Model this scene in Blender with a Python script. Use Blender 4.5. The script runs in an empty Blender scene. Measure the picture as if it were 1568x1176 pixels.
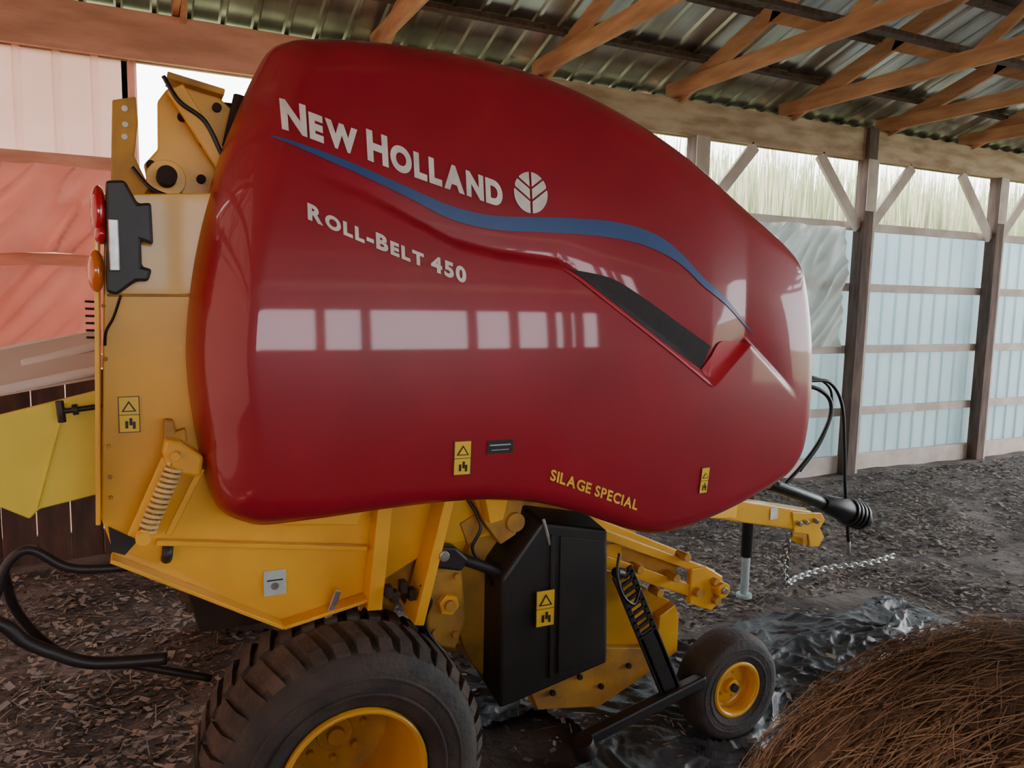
import bpy, bmesh, math, random
import numpy as np
from mathutils import Vector, Matrix, noise
random.seed(7); np.random.seed(7)
scn=bpy.context.scene
V=Vector

# ------------------------------------------------------------------ camera
cd=bpy.data.cameras.new('camera'); cam=bpy.data.objects.new('camera',cd); scn.collection.objects.link(cam)
scn.camera=cam
cd.lens=27.02; cd.sensor_width=36; cd.clip_start=0.05
R=Matrix.Rotation(math.radians(-26),3,'Z')@Matrix.Rotation(math.radians(83.5),3,'X')@Matrix.Rotation(math.radians(1.2),3,'Z')
m=R.to_4x4(); m.translation=V((0,0,1.9)); cam.matrix_world=m

# ------------------------------------------------------------------ materials
def mat(name,c1,c2=None,rough=.5,metal=0.0,scale=5,bump=0,bscale=None,coat=0,stretch=(1,1,1),detail=6,lo=.35,hi=.65,trans=0,spec=.5,crough=.06):
    m=bpy.data.materials.new(name); m.use_nodes=True; nt=m.node_tree; N=nt.nodes; L=nt.links
    b=N['Principled BSDF']
    b.inputs['Roughness'].default_value=rough; b.inputs['Metallic'].default_value=metal
    b.inputs['Coat Weight'].default_value=coat; b.inputs['Coat Roughness'].default_value=crough
    b.inputs['Specular IOR Level'].default_value=spec
    tc=N.new('ShaderNodeTexCoord'); mp=N.new('ShaderNodeMapping'); mp.inputs['Scale'].default_value=stretch
    L.new(tc.outputs['Object'],mp.inputs['Vector'])
    if c2 is None: c2=tuple(c*.82 for c in c1)
    n=N.new('ShaderNodeTexNoise'); n.inputs['Scale'].default_value=scale; n.inputs['Detail'].default_value=detail
    L.new(mp.outputs['Vector'],n.inputs['Vector'])
    r=N.new('ShaderNodeValToRGB'); r.color_ramp.elements[0].position=lo; r.color_ramp.elements[1].position=hi
    r.color_ramp.elements[0].color=(*c2,1); r.color_ramp.elements[1].color=(*c1,1)
    L.new(n.outputs['Fac'],r.inputs['Fac']); L.new(r.outputs['Color'],b.inputs['Base Color'])
    if bump:
        n2=N.new('ShaderNodeTexNoise'); n2.inputs['Scale'].default_value=bscale or scale*4; n2.inputs['Detail'].default_value=5
        L.new(mp.outputs['Vector'],n2.inputs['Vector'])
        bp=N.new('ShaderNodeBump'); bp.inputs['Strength'].default_value=bump; bp.inputs['Distance'].default_value=.02
        L.new(n2.outputs['Fac'],bp.inputs['Height']); L.new(bp.outputs['Normal'],b.inputs['Normal'])
    if trans:
        t=N.new('ShaderNodeBsdfTranslucent'); L.new(r.outputs['Color'],t.inputs['Color'])
        mx=N.new('ShaderNodeMixShader'); mx.inputs[0].default_value=trans
        L.new(b.outputs[0],mx.inputs[1]); L.new(t.outputs[0],mx.inputs[2]); L.new(mx.outputs[0],N['Material Output'].inputs['Surface'])
    return m
M={}
M['red']=mat('baler_red_paint',(.31,.007,.022),(.26,.006,.018),rough=.38,coat=.65,scale=3,crough=.045,spec=.35)
M['red_lit']=mat('baler_red_highlight',(.46,.016,.034),(.42,.014,.03),rough=.5,coat=.1,scale=3)  # same red paint, lightened: painted highlight for faces turned upward
M['blue']=mat('stripe_blue',(.03,.085,.24),(.025,.075,.22),rough=.4,coat=.2)
M['blk']=mat('black_plastic',(.012,.012,.013),(.02,.02,.02),rough=.45,scale=8)
M['mesh']=mat('black_decal',(.012,.010,.012),(.02,.016,.018),rough=.7,scale=40)
M['white']=mat('lettering_silver',(.80,.78,.72),(.60,.57,.52),rough=.4,scale=12)
M['yel_text']=mat('lettering_yellow',(.88,.56,.06),rough=.4)
M['yel']=mat('baler_yellow_paint',(.86,.475,.026),(.70,.36,.028),rough=.36,coat=.3,scale=3.5,bump=.03,detail=9,lo=.3,hi=.6)
M['yeld']=mat('baler_yellow_dusty_shade',(.62,.34,.035),(.34,.19,.04),rough=.65,scale=7,bump=.1,detail=9)
M['kick']=mat('yellow_green_panel',(.82,.70,.065),(.74,.62,.055),rough=.5,scale=4)
M['grey']=mat('grey_panel',(.66,.58,.50),(.54,.47,.40),rough=.55,scale=1)
M['steel']=mat('bare_steel',(.55,.55,.53),(.35,.34,.32),rough=.35,metal=.9,scale=20)
M['spring']=mat('spring_cream',(.80,.64,.30),(.65,.48,.2),rough=.45,scale=20)
M['tyre']=mat('tyre_rubber',(.030,.030,.032),(.06,.052,.046),rough=.75,scale=9,bump=.3,bscale=60)
M['tread']=mat('tyre_tread_dusty',(.105,.078,.060),(.04,.034,.030),rough=.9,scale=7,bump=.4,bscale=60,detail=9)
M['dark']=mat('dark_interior',(.02,.014,.012),(.035,.02,.015),rough=.9)
M['rubber']=mat('hose_rubber',(.012,.012,.012),rough=.4)
M['redlamp']=mat('lamp_red',(.55,.01,.02),rough=.15,coat=1)
M['orglamp']=mat('lamp_amber',(.75,.16,.01),rough=.15,coat=1)
M['sticker']=mat('sticker_yellow',(.85,.60,.04),(.8,.55,.03),rough=.4)
M['stickw']=mat('sticker_pale',(.45,.58,.58),(.38,.48,.5),rough=.5,scale=40)
M['ink']=mat('sticker_ink',(.02,.02,.02),rough=.5)
M['woodo']=mat('pine_truss',(.66,.36,.19),(.44,.22,.11),rough=.75,scale=2.5,stretch=(5,1,5),bump=.15,bscale=20)
M['woodg']=mat('weathered_header',(.56,.44,.30),(.34,.23,.14),rough=.85,scale=2.2,stretch=(1.2,1,5),bump=.2,bscale=20)
M['woodp']=mat('left_wood_haze_tint',(.74,.40,.27),(.54,.28,.18),rough=.85,scale=2.2,stretch=(1.2,1,5),bump=.2,bscale=20)  # flare haze painted into the wood colour of the left wall
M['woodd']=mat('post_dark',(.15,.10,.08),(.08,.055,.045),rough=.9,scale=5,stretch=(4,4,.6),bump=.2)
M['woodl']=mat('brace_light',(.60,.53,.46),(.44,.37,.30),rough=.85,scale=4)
M['pallet']=mat('dark_boards',(.10,.052,.036),(.045,.025,.019),rough=.9,scale=4,stretch=(3,3,.6))  # dark reddish boards, with the shade low on the wall in the tone
M['siding']=mat('siding_white_bluelit',(.56,.74,.82),(.46,.66,.75),rough=.5,scale=1.5,trans=.36)  # white metal siding: bluish light put into the colour, translucency brightens it
M['sidinglow']=mat('siding_brown',(.12,.10,.09),(.09,.075,.065),rough=.7,scale=1.5)
M['sidingp']=mat('siding_haze_tint',(.76,.47,.38),(.66,.39,.31),rough=.6,scale=1.5,trans=.3)  # pink flare haze painted into the siding colour
M['tarp']=mat('tarp_salmon_haze',(.82,.42,.35),(.70,.32,.27),rough=.4,scale=2,trans=.5)  # pinkish plastic, with flare haze mixed into the colour
M['tarpw']=mat('tarp_white',(.80,.78,.72),(.66,.64,.57),rough=.4,scale=2,trans=.5)
M['roof']=mat('roof_metal',(.62,.63,.59),(.26,.25,.21),rough=.32,metal=.7,scale=1.3,stretch=(2.5,.7,1),lo=.3,hi=.7)
M['sheet']=mat('black_plastic_sheet',(.075,.088,.10),(.03,.035,.042),rough=.42,scale=5,bump=.5,bscale=16)
M['soil']=mat('dirt_floor',(.175,.15,.135),(.055,.044,.038),rough=1,scale=2.2,detail=12,bump=1,bscale=18,lo=.38,hi=.62)
M['chipA']=mat('chip_tan',(.38,.31,.24),(.22,.17,.13),rough=.95,scale=3)
M['chipB']=mat('chip_grey',(.34,.32,.30),(.17,.158,.15),rough=.95,scale=3)
M['chipC']=mat('chip_dark',(.075,.06,.052),(.04,.032,.027),rough=.95,scale=3)
M['hay']=mat('hay_core',(.19,.155,.105),(.065,.05,.035),rough=1,scale=9,bump=1,bscale=30)
M['strawA']=mat('straw_gold',(.50,.43,.30),(.28,.235,.16),rough=.9,scale=3,spec=.1)
M['strawB']=mat('straw_brown',(.24,.195,.14),(.10,.08,.058),rough=.95,scale=3,spec=.1)
M['reedA']=mat('reed_tan',(.70,.64,.46),(.52,.48,.30),rough=.9,scale=3,trans=.4)
M['reedB']=mat('reed_green',(.36,.43,.22),(.24,.30,.14),rough=.9,scale=3,trans=.4)
M['grass']=mat('outside_grass',(.30,.33,.16),(.2,.22,.1),rough=1,scale=1)

# ------------------------------------------------------------------ helpers
def link(o,parent=None):
    scn.collection.objects.link(o)
    if parent: o.parent=parent
    return o
def empty(name):
    o=bpy.data.objects.new(name,None); scn.collection.objects.link(o); return o
def mk(name,verts,faces,mt,parent=None,smooth=False,mats=None,midx=None,bevel=0):
    me=bpy.data.meshes.new(name); me.from_pydata([tuple(v) for v in verts],[],[tuple(f) for f in faces])
    for x in (mats or [mt]): me.materials.append(x)
    if midx is not None: me.polygons.foreach_set('material_index',midx)
    if smooth: me.polygons.foreach_set('use_smooth',[True]*len(me.polygons))
    me.update()
    if not smooth and len(faces)<400:
        bm=bmesh.new(); bm.from_mesh(me)
        bmesh.ops.recalc_face_normals(bm,faces=bm.faces)
        bm.to_mesh(me); bm.free()
    o=bpy.data.objects.new(name,me); link(o,parent)
    if bevel:
        b=o.modifiers.new('b','BEVEL'); b.width=bevel; b.segments=2; b.limit_method='ANGLE'
    return o
def prism(name,pts,y0,y1,mt,parent=None,bevel=.004):
    n=len(pts); v=[(x,y0,z) for x,z in pts]+[(x,y1,z) for x,z in pts]
    f=[list(range(n)),list(range(2*n-1,n-1,-1))]+[(i,(i+1)%n,n+(i+1)%n,n+i) for i in range(n)]
    return mk(name,v,f,mt,parent,bevel=bevel)
def box(name,x,y,z,mt,parent=None,bevel=.004):
    return prism(name,[(x[0],z[0]),(x[1],z[0]),(x[1],z[1]),(x[0],z[1])],y[0],y[1],mt,parent,bevel)
def bar(name,p,q,w,h,mt,parent=None,bevel=.003,up=(0,0,1)):
    p=V(p);q=V(q);d=(q-p).normalized(); s=d.cross(V(up))
    if s.length<1e-3: s=V((0,1,0))
    s.normalize(); u=s.cross(d)
    v=[]
    for c in (p,q):
        for a,b in ((-1,-1),(1,-1),(1,1),(-1,1)): v.append(c+s*a*w/2+u*b*h/2)
    return mk(name,v,[(0,1,2,3),(7,6,5,4),(0,4,5,1),(1,5,6,2),(2,6,7,3),(3,7,4,0)],mt,parent,bevel=bevel)
def cyl(name,p,q,r,mt,parent=None,r2=None,seg=24,bevel=.002):
    p=V(p);q=V(q);d=(q-p).normalized(); a=d.orthogonal().normalized(); b=d.cross(a); r2=r if r2 is None else r2
    v=[];
    for c,rr in ((p,r),(q,r2)):
        for i in range(seg):
            t=2*math.pi*i/seg; v.append(c+(a*math.cos(t)+b*math.sin(t))*rr)
    f=[(i,(i+1)%seg,seg+(i+1)%seg,seg+i) for i in range(seg)]+[list(range(seg))[::-1],list(range(seg,2*seg))]
    o=mk(name,v,f,mt,parent,bevel=bevel)
    for pl in o.data.polygons:
        if len(pl.vertices)==4: pl.use_smooth=True
    return o
def catmull(P,n,closed=False):
    P=[V(p) for p in P]; out=[]; k=len(P); segs=k if closed else k-1
    for s in range(segs):
        if closed: a,b,c,d=P[(s-1)%k],P[s],P[(s+1)%k],P[(s+2)%k]
        else: a,b,c,d=P[max(s-1,0)],P[s],P[s+1],P[min(s+2,k-1)]
        for i in range(n):
            t=i/n; out.append(.5*((2*b)+(c-a)*t+(2*a-5*b+4*c-d)*t*t+(3*b-a-3*c+d)*t**3))
    if not closed: out.append(P[-1])
    return out
def tube(name,pts,r,mt,parent=None,n=8,seg=10,smoothpath=True):
    P=catmull(pts,n) if smoothpath else [V(p) for p in pts]
    v=[];f=[]; a=None
    for i,p in enumerate(P):
        d=(P[min(i+1,len(P)-1)]-P[max(i-1,0)]).normalized()
        if a is None: a=d.orthogonal().normalized()
        else: a=(a-d*a.dot(d)).normalized()
        b=d.cross(a)
        for k in range(seg):
            t=2*math.pi*k/seg; v.append(p+(a*math.cos(t)+b*math.sin(t))*r)
    for i in range(len(P)-1):
        for k in range(seg): f.append((i*seg+k,i*seg+(k+1)%seg,(i+1)*seg+(k+1)%seg,(i+1)*seg+k))
    f.append(list(range(seg))[::-1]); f.append([(len(P)-1)*seg+k for k in range(seg)])
    return mk(name,v,f,mt,parent,smooth=True)
def lathe(name,prof,c,mt,parent=None,seg=72,sgn=1):
    v=[];f=[];n=len(prof)
    for i in range(seg):
        t=2*math.pi*i/seg
        for r,y in prof: v.append((c[0]+r*math.cos(t),c[1]+sgn*y,c[2]+r*math.sin(t)))
    for i in range(seg):
        j=(i+1)%seg
        for k in range(n-1): f.append((i*n+k,i*n+k+1,j*n+k+1,j*n+k))
    return mk(name,v,f,mt,parent,smooth=True)
def ribbed(name,o,du,dv,dn,length,height,mt,parent=None,pitch=.2286,h=.02):
    o=V(o);du=V(du);dv=V(dv);dn=V(dn); xs=[];k=0
    while k*pitch<length:
        b=k*pitch
        xs+= [(b,0),(b+.10,0),(b+.115,h),(b+.145,h),(b+.16,0)]; k+=1
    xs.append((length,0)); v=[];f=[]
    for x,y in xs:
        a=o+du*x+dn*y; v+=[a,a+dv*height]
    for i in range(len(xs)-1): f.append((2*i,2*i+2,2*i+3,2*i+1))
    return mk(name,v,f,mt,parent)

# ------------------------------------------------------------------ building
X0,X1=-4.0,14.5
YB=6.2; YF=-6.6
def gz(x,y):
    return .035*noise.noise(V((x*.9,y*.9,0)))+.02*noise.noise(V((x*3.1,y*3.1,4)))
nx,ny=170,120
gv=[];gf=[]
for j in range(ny+1):
    for i in range(nx+1):
        x=X0-1+(X1+2-X0)*i/nx; y=YF-.5+(YB+1-YF)*j/ny
        gv.append((x,y,gz(x,y)-.02))
for j in range(ny):
    for i in range(nx):
        a=j*(nx+1)+i; gf.append((a,a+1,a+nx+2,a+nx+1))
mk('floor',gv,gf,M['soil'],smooth=True)
mk('ground_outside',[(-60,-60,-.09),(90,-60,-.09),(90,60,-.09),(-60,60,-.09)],[(0,1,2,3)],M['grass'])

wb=empty('wall_back')
ribbed('siding_right',(2.4,YB,0.02),(1,0,0),(0,0,1),(0,-1,0),X1-2.4,2.76,M['siding'],wb)
ribbed('siding_left',(X0,YB,0.02),(1,0,0),(0,0,1),(0,-1,0),3.95,3.5,M['sidingp'],wb)
ribbed('siding_mid',(-.05,YB,0.02),(1,0,0),(0,0,1),(0,-1,0),2.45,2.3,M['sidingp'],wb)
for i,z in enumerate((.67,1.385,2.08,2.75)):
    box('girt_l_%d'%i,(X0,-.05),(YB-.075,YB-.035),(z-.045,z+.045),M['woodp'],wb)
    if i<3: box('girt_m_%d'%i,(-.05,2.5),(YB-.075,YB-.035),(z-.045,z+.045),M['woodl'],wb)
    box('girt_r_%d'%i,(2.5,X1),(YB-.075,YB-.035),(z-.045,z+.045),M['woodl'],wb)
box('skirt_board',(X0,X1),(YB-.09,YB-.045),(-.05,.17),M['woodl'],wb)
box('header_inner',(X0,1.3),(YB-.17,YB-.13),(3.45,3.77),M['woodp'],wb)  # left stretch of the one header, split off to carry the haze tint
box('header_inner_a',(1.305,7.1),(YB-.17,YB-.13),(3.45,3.77),M['woodg'],wb)
box('header_inner_b',(7.105,X1),(YB-.17,YB-.13),(3.45,3.77),M['woodg'],wb)
box('header_outer',(X0,X1),(YB-.01,YB+.03),(3.47,3.79),M['woodg'],wb)
for i in range(30):
    x=X0+.05+i*.205; box('plank_%d'%i,(x,x+.198),(YB-.115+.008*(i%3),YB-.092+.008*(i%3)),(-.05,1.33),M['pallet'],wb)
px=[-2.1,2.55,4.87,7.2,9.5,11.8,14.1]
for i,x in enumerate(px):
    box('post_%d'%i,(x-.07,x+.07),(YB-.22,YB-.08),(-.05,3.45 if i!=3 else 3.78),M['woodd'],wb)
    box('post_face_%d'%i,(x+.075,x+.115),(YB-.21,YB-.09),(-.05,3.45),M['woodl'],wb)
    if x>2: box('post_upper_%d'%i,(x-.068,x+.068),(YB-.235,YB-.221),(2.9,3.45),M['woodl'],wb)
    if x>4:
        bar('knee_a_%d'%i,(x-.08,YB-.15,2.72),(x-.72,YB-.15,3.44),.04,.12,M['woodl'],wb)
        bar('knee_b_%d'%i,(x+.08,YB-.15,2.72),(x+.72,YB-.15,3.44),.04,.12,M['woodl'],wb)
we=empty('wall_left')
ribbed('siding_end',(X0,YF,0.0),(0,1,0),(0,0,1),(1,0,0),YB-YF,3.6,M['sidingp'],we)
mk('gable_end',[(X0-.01,YF,3.55),(X0-.01,YB,3.55),(X0-.01,-.2,5.95)],[(0,1,2)],M['sidingp'],we)
wf=empty('wall_front')
ribbed('siding_low',(X0,YF,0.0),(1,0,0),(0,0,1),(0,1,0),X1-X0,1.85,M['sidinglow'],wf)
ribbed('siding_high',(7.4,YF,1.8),(1,0,0),(0,0,1),(0,1,0),X1-7.4,1.5,M['sidinglow'],wf)
ribbed('siding_light_block',(X0,YF,1.8),(1,0,0),(0,0,1),(0,1,0),2.5,1.5,M['sidinglow'],wf)  # unseen panel added to keep light off the left side
box('front_header',(X0,X1),(YF,YF+.05),(3.12,3.8),M['woodg'],wf)
box('front_girt',(X0,X1),(YF+.03,YF+.07),(1.8,1.9),M['woodl'],wf)
for i,x in enumerate((-2.1,.48,1.38,3.68,4.7,5.7,6.15,6.5,7.2,9.5,11.8,14.1)): box('post_%d'%i,(x-.10,x+.10),(YF+.03,YF+.2),(-.05,3.6),M['woodd'],wf)

rf=empty('ceiling')
SL=.34; YR=-.2; ZE=3.62
def rz(y): return ZE+SL*((YB+.3)-y) if y>YR else ZE+SL*((YB+.3)-YR)-SL*(YR-y)
dvb=V((0,-(YB+.3-YR),rz(YR)-ZE)); Lb=dvb.length; dvb.normalize()
ribbed('roof_sheet_back',(X0-.3,YB+.3,ZE+.19),(1,0,0),dvb,(0,-.32,-.95),X1-X0+.3,Lb,M['roof'],rf,h=.022)
dvf=V((0,(YR-(YF-.4)),rz(YR)-rz(YF-.4))); Lf=dvf.length; dvf.normalize()
ribbed('roof_sheet_front',(X0-.3,YF-.4,rz(YF-.4)+.19),(1,0,0),dvf,(0,.32,-.95),X1-X0+.3,Lf,M['roof'],rf,h=.022)
k=0; y=YB+.1
while y>YF:
    bar('purlin_%d'%k,(X0,y,rz(y)+.13),(X1,y,rz(y)+.13),.09,.04,M['woodd'],rf); y-=.62; k+=1
x=.30-1.43*3; k=0
while x<X1:
    T=M['woodo']; n='truss_%d_'%k
    zc=3.85
    bar(n+'chord',(x,YB-.02,zc),(x,YF+.1,zc),.04,.14,T,rf)
    bar(n+'rafter_b',(x+.045,YB+.3,rz(YB+.3)+.03),(x+.045,YR,rz(YR)+.03),.04,.15,T,rf)
    bar(n+'rafter_f',(x+.045,YR,rz(YR)+.03),(x+.045,YF-.3,rz(YF-.3)+.03),.04,.15,T,rf)
    for a,b in ((4.2,4.9),(4.2,2.6),(1.9,2.6),(1.9,YR),(-2.2,YR),(-2.2,-2.9),(-4.4,-2.9)):
        bar(n+'web_%d'%int(a*10+b),(x+.045,a,zc),(x+.045,b,rz(b)),.04,.09,T,rf)
    x+=1.43;k+=1
bar('runner_0',(X0,4.3,3.97),(X1,4.3,3.97),.09,.04,M['woodd'],rf)
bar('runner_1',(X0,1.9,3.97),(X1,1.9,3.97),.09,.04,M['woodd'],rf)

def cloth(name,x0,x1,z0,z1,y,mt,amp=.03,seed=0,parent=None,diag=1.0):
    nx,nz=90,60; v=[];f=[]
    for j in range(nz+1):
        for i in range(nx+1):
            u=i/nx;w=j/nz; x=x0+(x1-x0)*u; z=z0+(z1-z0)*w
            q=x*1.2-z*diag
            d=amp*(1.3*abs(noise.noise(V((q*2.2+seed,z*.8+x*.6,seed))))+.6*(1-abs(noise.noise(V((q*5,x+z,seed+3)))))**4)
            v.append((x,y-abs(d)-.005,z+ .02*noise.noise(V((x*3,seed,0)))))
    for j in range(nz):
        for i in range(nx):
            a=j*(nx+1)+i; f.append((a,a+1,a+nx+2,a+nx+1))
    return mk(name,v,f,mt,parent,smooth=True)
pt=empty('hanging_tarp')
cloth('sheet_mid',-2.0,-.02,1.44,2.04,YB-.085,M['tarp'],amp=.08,seed=2,parent=pt)
cloth('sheet_top',-2.0,-.02,2.12,2.70,YB-.085,M['tarp'],amp=.14,seed=3,parent=pt)
pw=empty('hanging_tarp.001')
cloth('sheet',5.35,6.98,1.42,2.72,YB-.085,M['tarpw'],amp=.09,seed=5,parent=pw)

rv=[];rfc=[];mi=[]
for i in range(11000):
    x=random.uniform(2.0,22); y=random.uniform(8.2,11.0); h=random.uniform(3.0,4.35)+.5*noise.noise(V((x*.6,0,0)))+(y-8.2)*.22
    w=random.uniform(.012,.045); lx=random.uniform(-.35,.35); b=len(rv)
    rv+=[(x-w,y,-.09),(x+w,y,-.09),(x+lx*.4+w,y,h*.6-.09),(x+lx*.4-w,y,h*.6-.09),(x+lx,y,h-.09)]
    rfc+=[(b,b+1,b+2,b+3),(b+3,b+2,b+4)]; c=0 if random.random()<.55 else 1; mi+=[c,c]
mk('reed_thicket',rv,rfc,None,mats=[M['reedA'],M['reedB']],midx=mi)

def litter(name,sets,mats):
    v=[];f=[];mi=[]
    for n,xr,yr,sz,wts,asp in sets:
      for i in range(n):
        x=random.uniform(*xr); y=random.uniform(*yr); z=gz(x,y)-.02+random.uniform(.002,.012)
        if x<2.4 and y<1.75: continue
        if .95<x<4.4 and 1.8+.7*(x-.95)/3.4<y<3.45 and random.random()<.88: continue
        if noise.noise(V((x*1.3,y*1.3,9)))+.5*noise.noise(V((x*5,y*5,2)))<random.uniform(-.7,.30): continue
        a=random.uniform(0,math.pi); L=random.uniform(*sz); w=L*random.uniform(*asp)
        dx=V((math.cos(a),math.sin(a),random.uniform(-.3,.3)))*L/2; dy=V((-math.sin(a),math.cos(a),random.uniform(-.4,.4)))*w/2
        c=V((x,y,z+abs(dx.z)+abs(dy.z))); b=len(v)
        if .95<x<4.4 and 1.8<y<3.45: c.z+=.05
        v+=[c-dx-dy,c+dx-dy*.6,c+dx*.8+dy,c-dx*.9+dy*.8]; f.append((b,b+1,b+2,b+3))
        mi.append(random.choices(range(len(mats)),wts)[0])
    return mk(name,v,f,None,None,mats=mats,midx=mi)
litter('straw_and_chip_litter',[(95000,(-1.0,11.5),(.8,5.9),(.010,.052),(.26,.32,.42),(.2,.7)),(16000,(-1.0,7),(1.0,5.4),(.05,.14),(.6,.1,.3),(.03,.05))],[M['chipA'],M['chipB'],M['chipC']])

v=[];f=[];nx,ny=300,150
for j in range(ny+1):
    for i in range(nx+1):
        u=i/nx;w=j/ny
        x=.95+3.45*u
        yl=1.72+.75*u+.12*noise.noise(V((x*2,1,0)))+.08*noise.noise(V((x*7,1,0))); yh=3.55-.40*u+.15*noise.noise(V((x*2,7,0)))+.06*noise.noise(V((x*8,2,0)))
        y=yl+(yh-yl)*w
        q=V((x*1.0+y*.3,y*2.6+.8*noise.noise(V((x*2,y*2,1))),3))
        r=1-abs(noise.noise(q*1.5))*2.4; r2=1-abs(noise.noise(q*3.7+V((5,0,0))))*2.4; r3=1-abs(noise.noise(q*9+V((5,3,0))))*2.4
        z=.022+.038*max(r,0)**3+.024*max(r2,0)**2+.009*max(r3,0)**2
        e=min(u,1-u,w,1-w)*14; z*=min(1,.25+e)
        v.append((x,y,gz(x,y)-.01+z))
for j in range(ny):
    for i in range(nx):
        a=j*(nx+1)+i
        cx_,cy_,_=v[a]
        if noise.noise(V((cx_*1.7,cy_*1.7,21)))>.42: continue
        f.append((a,a+1,a+nx+2,a+nx+1))
mk('plastic_ground_sheet',v,f,M['sheet'],smooth=True)

# ------------------------------------------------------------------ hay bale (near right)
fw=V((.4384,.8988,0)); rt=V((.8988,-.4384,0))
HB=empty('round_hay_bale')
r0=.635; c0=rt*1.07; cz=.625
v=[];f=[];ns,nl=140,60
for j in range(nl+1):
    l=.30+1.25*j/nl
    for i in range(ns):
        t=2*math.pi*i/ns
        r=r0+.018*noise.noise(V((math.cos(t)*3,math.sin(t)*3,l*9)))+.012*noise.noise(V((math.cos(t)*14,math.sin(t)*14,l*14)))
        e=min(j,nl-j); r-=.05*max(0,1-e/5)**2
        v.append(c0+fw*l+rt*(r*math.cos(t))+V((0,0,cz+r*math.sin(t))))
for j in range(nl):
    for i in range(ns): f.append((j*ns+i,j*ns+(i+1)%ns,(j+1)*ns+(i+1)%ns,(j+1)*ns+i))
f.append(list(range(ns))); f.append([nl*ns+i for i in range(ns)][::-1])
mk('bale_core',v,f,M['hay'],HB,smooth=True)
v=[];f=[];mi=[]
for i in range(34000):
    l=random.uniform(.28,1.57); t0=random.uniform(0,2*math.pi); span=random.uniform(.03,.20)/r0*random.choice((1,1,.4)); dl=random.uniform(-.10,.10)
    rr=r0+random.uniform(-.012,.016); w=random.uniform(.0006,.0018); k=3; b=len(v); wob=random.uniform(-.010,.010)
    for s in range(k+1):
        q=s/k; t=t0+span*q; ll=l+dl*q; r=rr+wob*math.sin(q*math.pi)-(.05 if (ll>1.53 or ll<.32) else 0)
        p=c0+fw*ll+rt*(r*math.cos(t))+V((0,0,cz+r*math.sin(t)))
        v+=[p-fw*w,p+fw*w]
    col=0 if random.random()<.42 else 1
    for s in range(k): f.append((b+2*s,b+2*s+1,b+2*s+3,b+2*s+2)); mi.append(col)
mk('straw_strands',v,f,None,HB,mats=[M['strawA'],M['strawB']],midx=mi)
v=[];f=[]
for kk in range(26):
    l=.34+1.17*kk/25; w=.0011; n_=110; b=len(v)
    for s in range(n_+1):
        t=2*math.pi*s/n_; r=r0+.018+.004*noise.noise(V((t*3,l*9,0))); ll=l+.01*noise.noise(V((t*1.5,kk,4)))
        p=c0+fw*ll+rt*(r*math.cos(t))+V((0,0,cz+r*math.sin(t))); v+=[p-fw*w,p+fw*w]
    for s in range(n_): f.append((b+2*s,b+2*s+1,b+2*s+3,b+2*s+2))
mk('net_wrap',v,f,M['strawA'],HB)

# ------------------------------------------------------------------ BALER
B=empty('round_baler')
OUT=[(.428,2.609),(.483,2.625),(.637,2.641),(.801,2.647),(.93,2.647),(1.066,2.639),(1.209,2.623),(1.36,2.592),(1.52,2.547),(1.691,2.485),(1.872,2.405),(2.034,2.318),(2.206,2.216),(2.352,2.116),(2.415,2.053),(2.445,1.962),(2.472,1.801),(2.487,1.637),(2.494,1.471),(2.49,1.345),(2.47,1.263),(2.40,1.185),(2.252,1.129),(2.05,1.073),(1.858,1.035),(1.719,1.03),(1.613,1.055),(1.496,1.1),(1.355,1.159),(1.196,1.208),(1.045,1.232),(.926,1.241),(.766,1.241),(.594,1.232),(.432,1.218),(.316,1.21),(.26,1.222),(.206,1.25),(.18,1.292),(.159,1.381),(.141,1.497),(.128,1.611),(.124,1.723),(.132,1.833),(.146,1.943),(.167,2.053),(.194,2.162),(.236,2.282),(.281,2.385),(.327,2.480),(.363,2.547),(.391,2.587)]
def lift(z):
    t=min(max((z-2.1)/.5,0),1); return z+.050*t*t*(3-2*t)
oc=catmull([(x,lift(z),0) for x,z in OUT],6,True)
P=np.array([(p.x,p.y) for p in oc]); Pc=np.vstack([P,P[:1]]); seg=np.linalg.norm(np.diff(Pc,axis=0),axis=1); cs=np.concatenate([[0],np.cumsum(seg)])
NA=700; ss=np.linspace(0,cs[-1],NA,endpoint=False)
O=np.stack([np.interp(ss,cs,Pc[:,0]),np.interp(ss,cs,Pc[:,1])],1)
def sm(a,b,x): t=np.clip((x-a)/(b-a),0,1); return t*t*(3-2*t)
ox,oz=O[:,0],O[:,1]
leftness=1-sm(.25,.55,ox); bot=(1-sm(1.22,1.42,oz)); rgt=sm(2.1,2.4,ox)
W=.15+.03*leftness; D=.13+.07*leftness
W=W*(1-bot)+bot*(.07+.05*leftness); D=D*(1-bot)+bot*(.06+.03*leftness)
W=W*(1-rgt)+.08*rgt; D=D*(1-rgt)+.07*rgt
ker=np.ones(25)/25
W=np.convolve(np.concatenate([W[-12:],W,W[:12]]),ker,'valid'); D=np.convolve(np.concatenate([D[-12:],D,D[:12]]),ker,'valid')
CR=[(.40,2.246),(.44,2.226),(.596,2.176),(.753,2.103),(.878,2.046),(1.01,2.018),(1.13,2.006),(1.243,1.996),(1.294,1.966),(1.561,1.795),(1.883,1.591),(2.067,1.738),(2.335,1.525),(2.52,1.37)]
crx=np.array([c[0] for c in CR]); crz=np.array([c[1] for c in CR])
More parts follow.
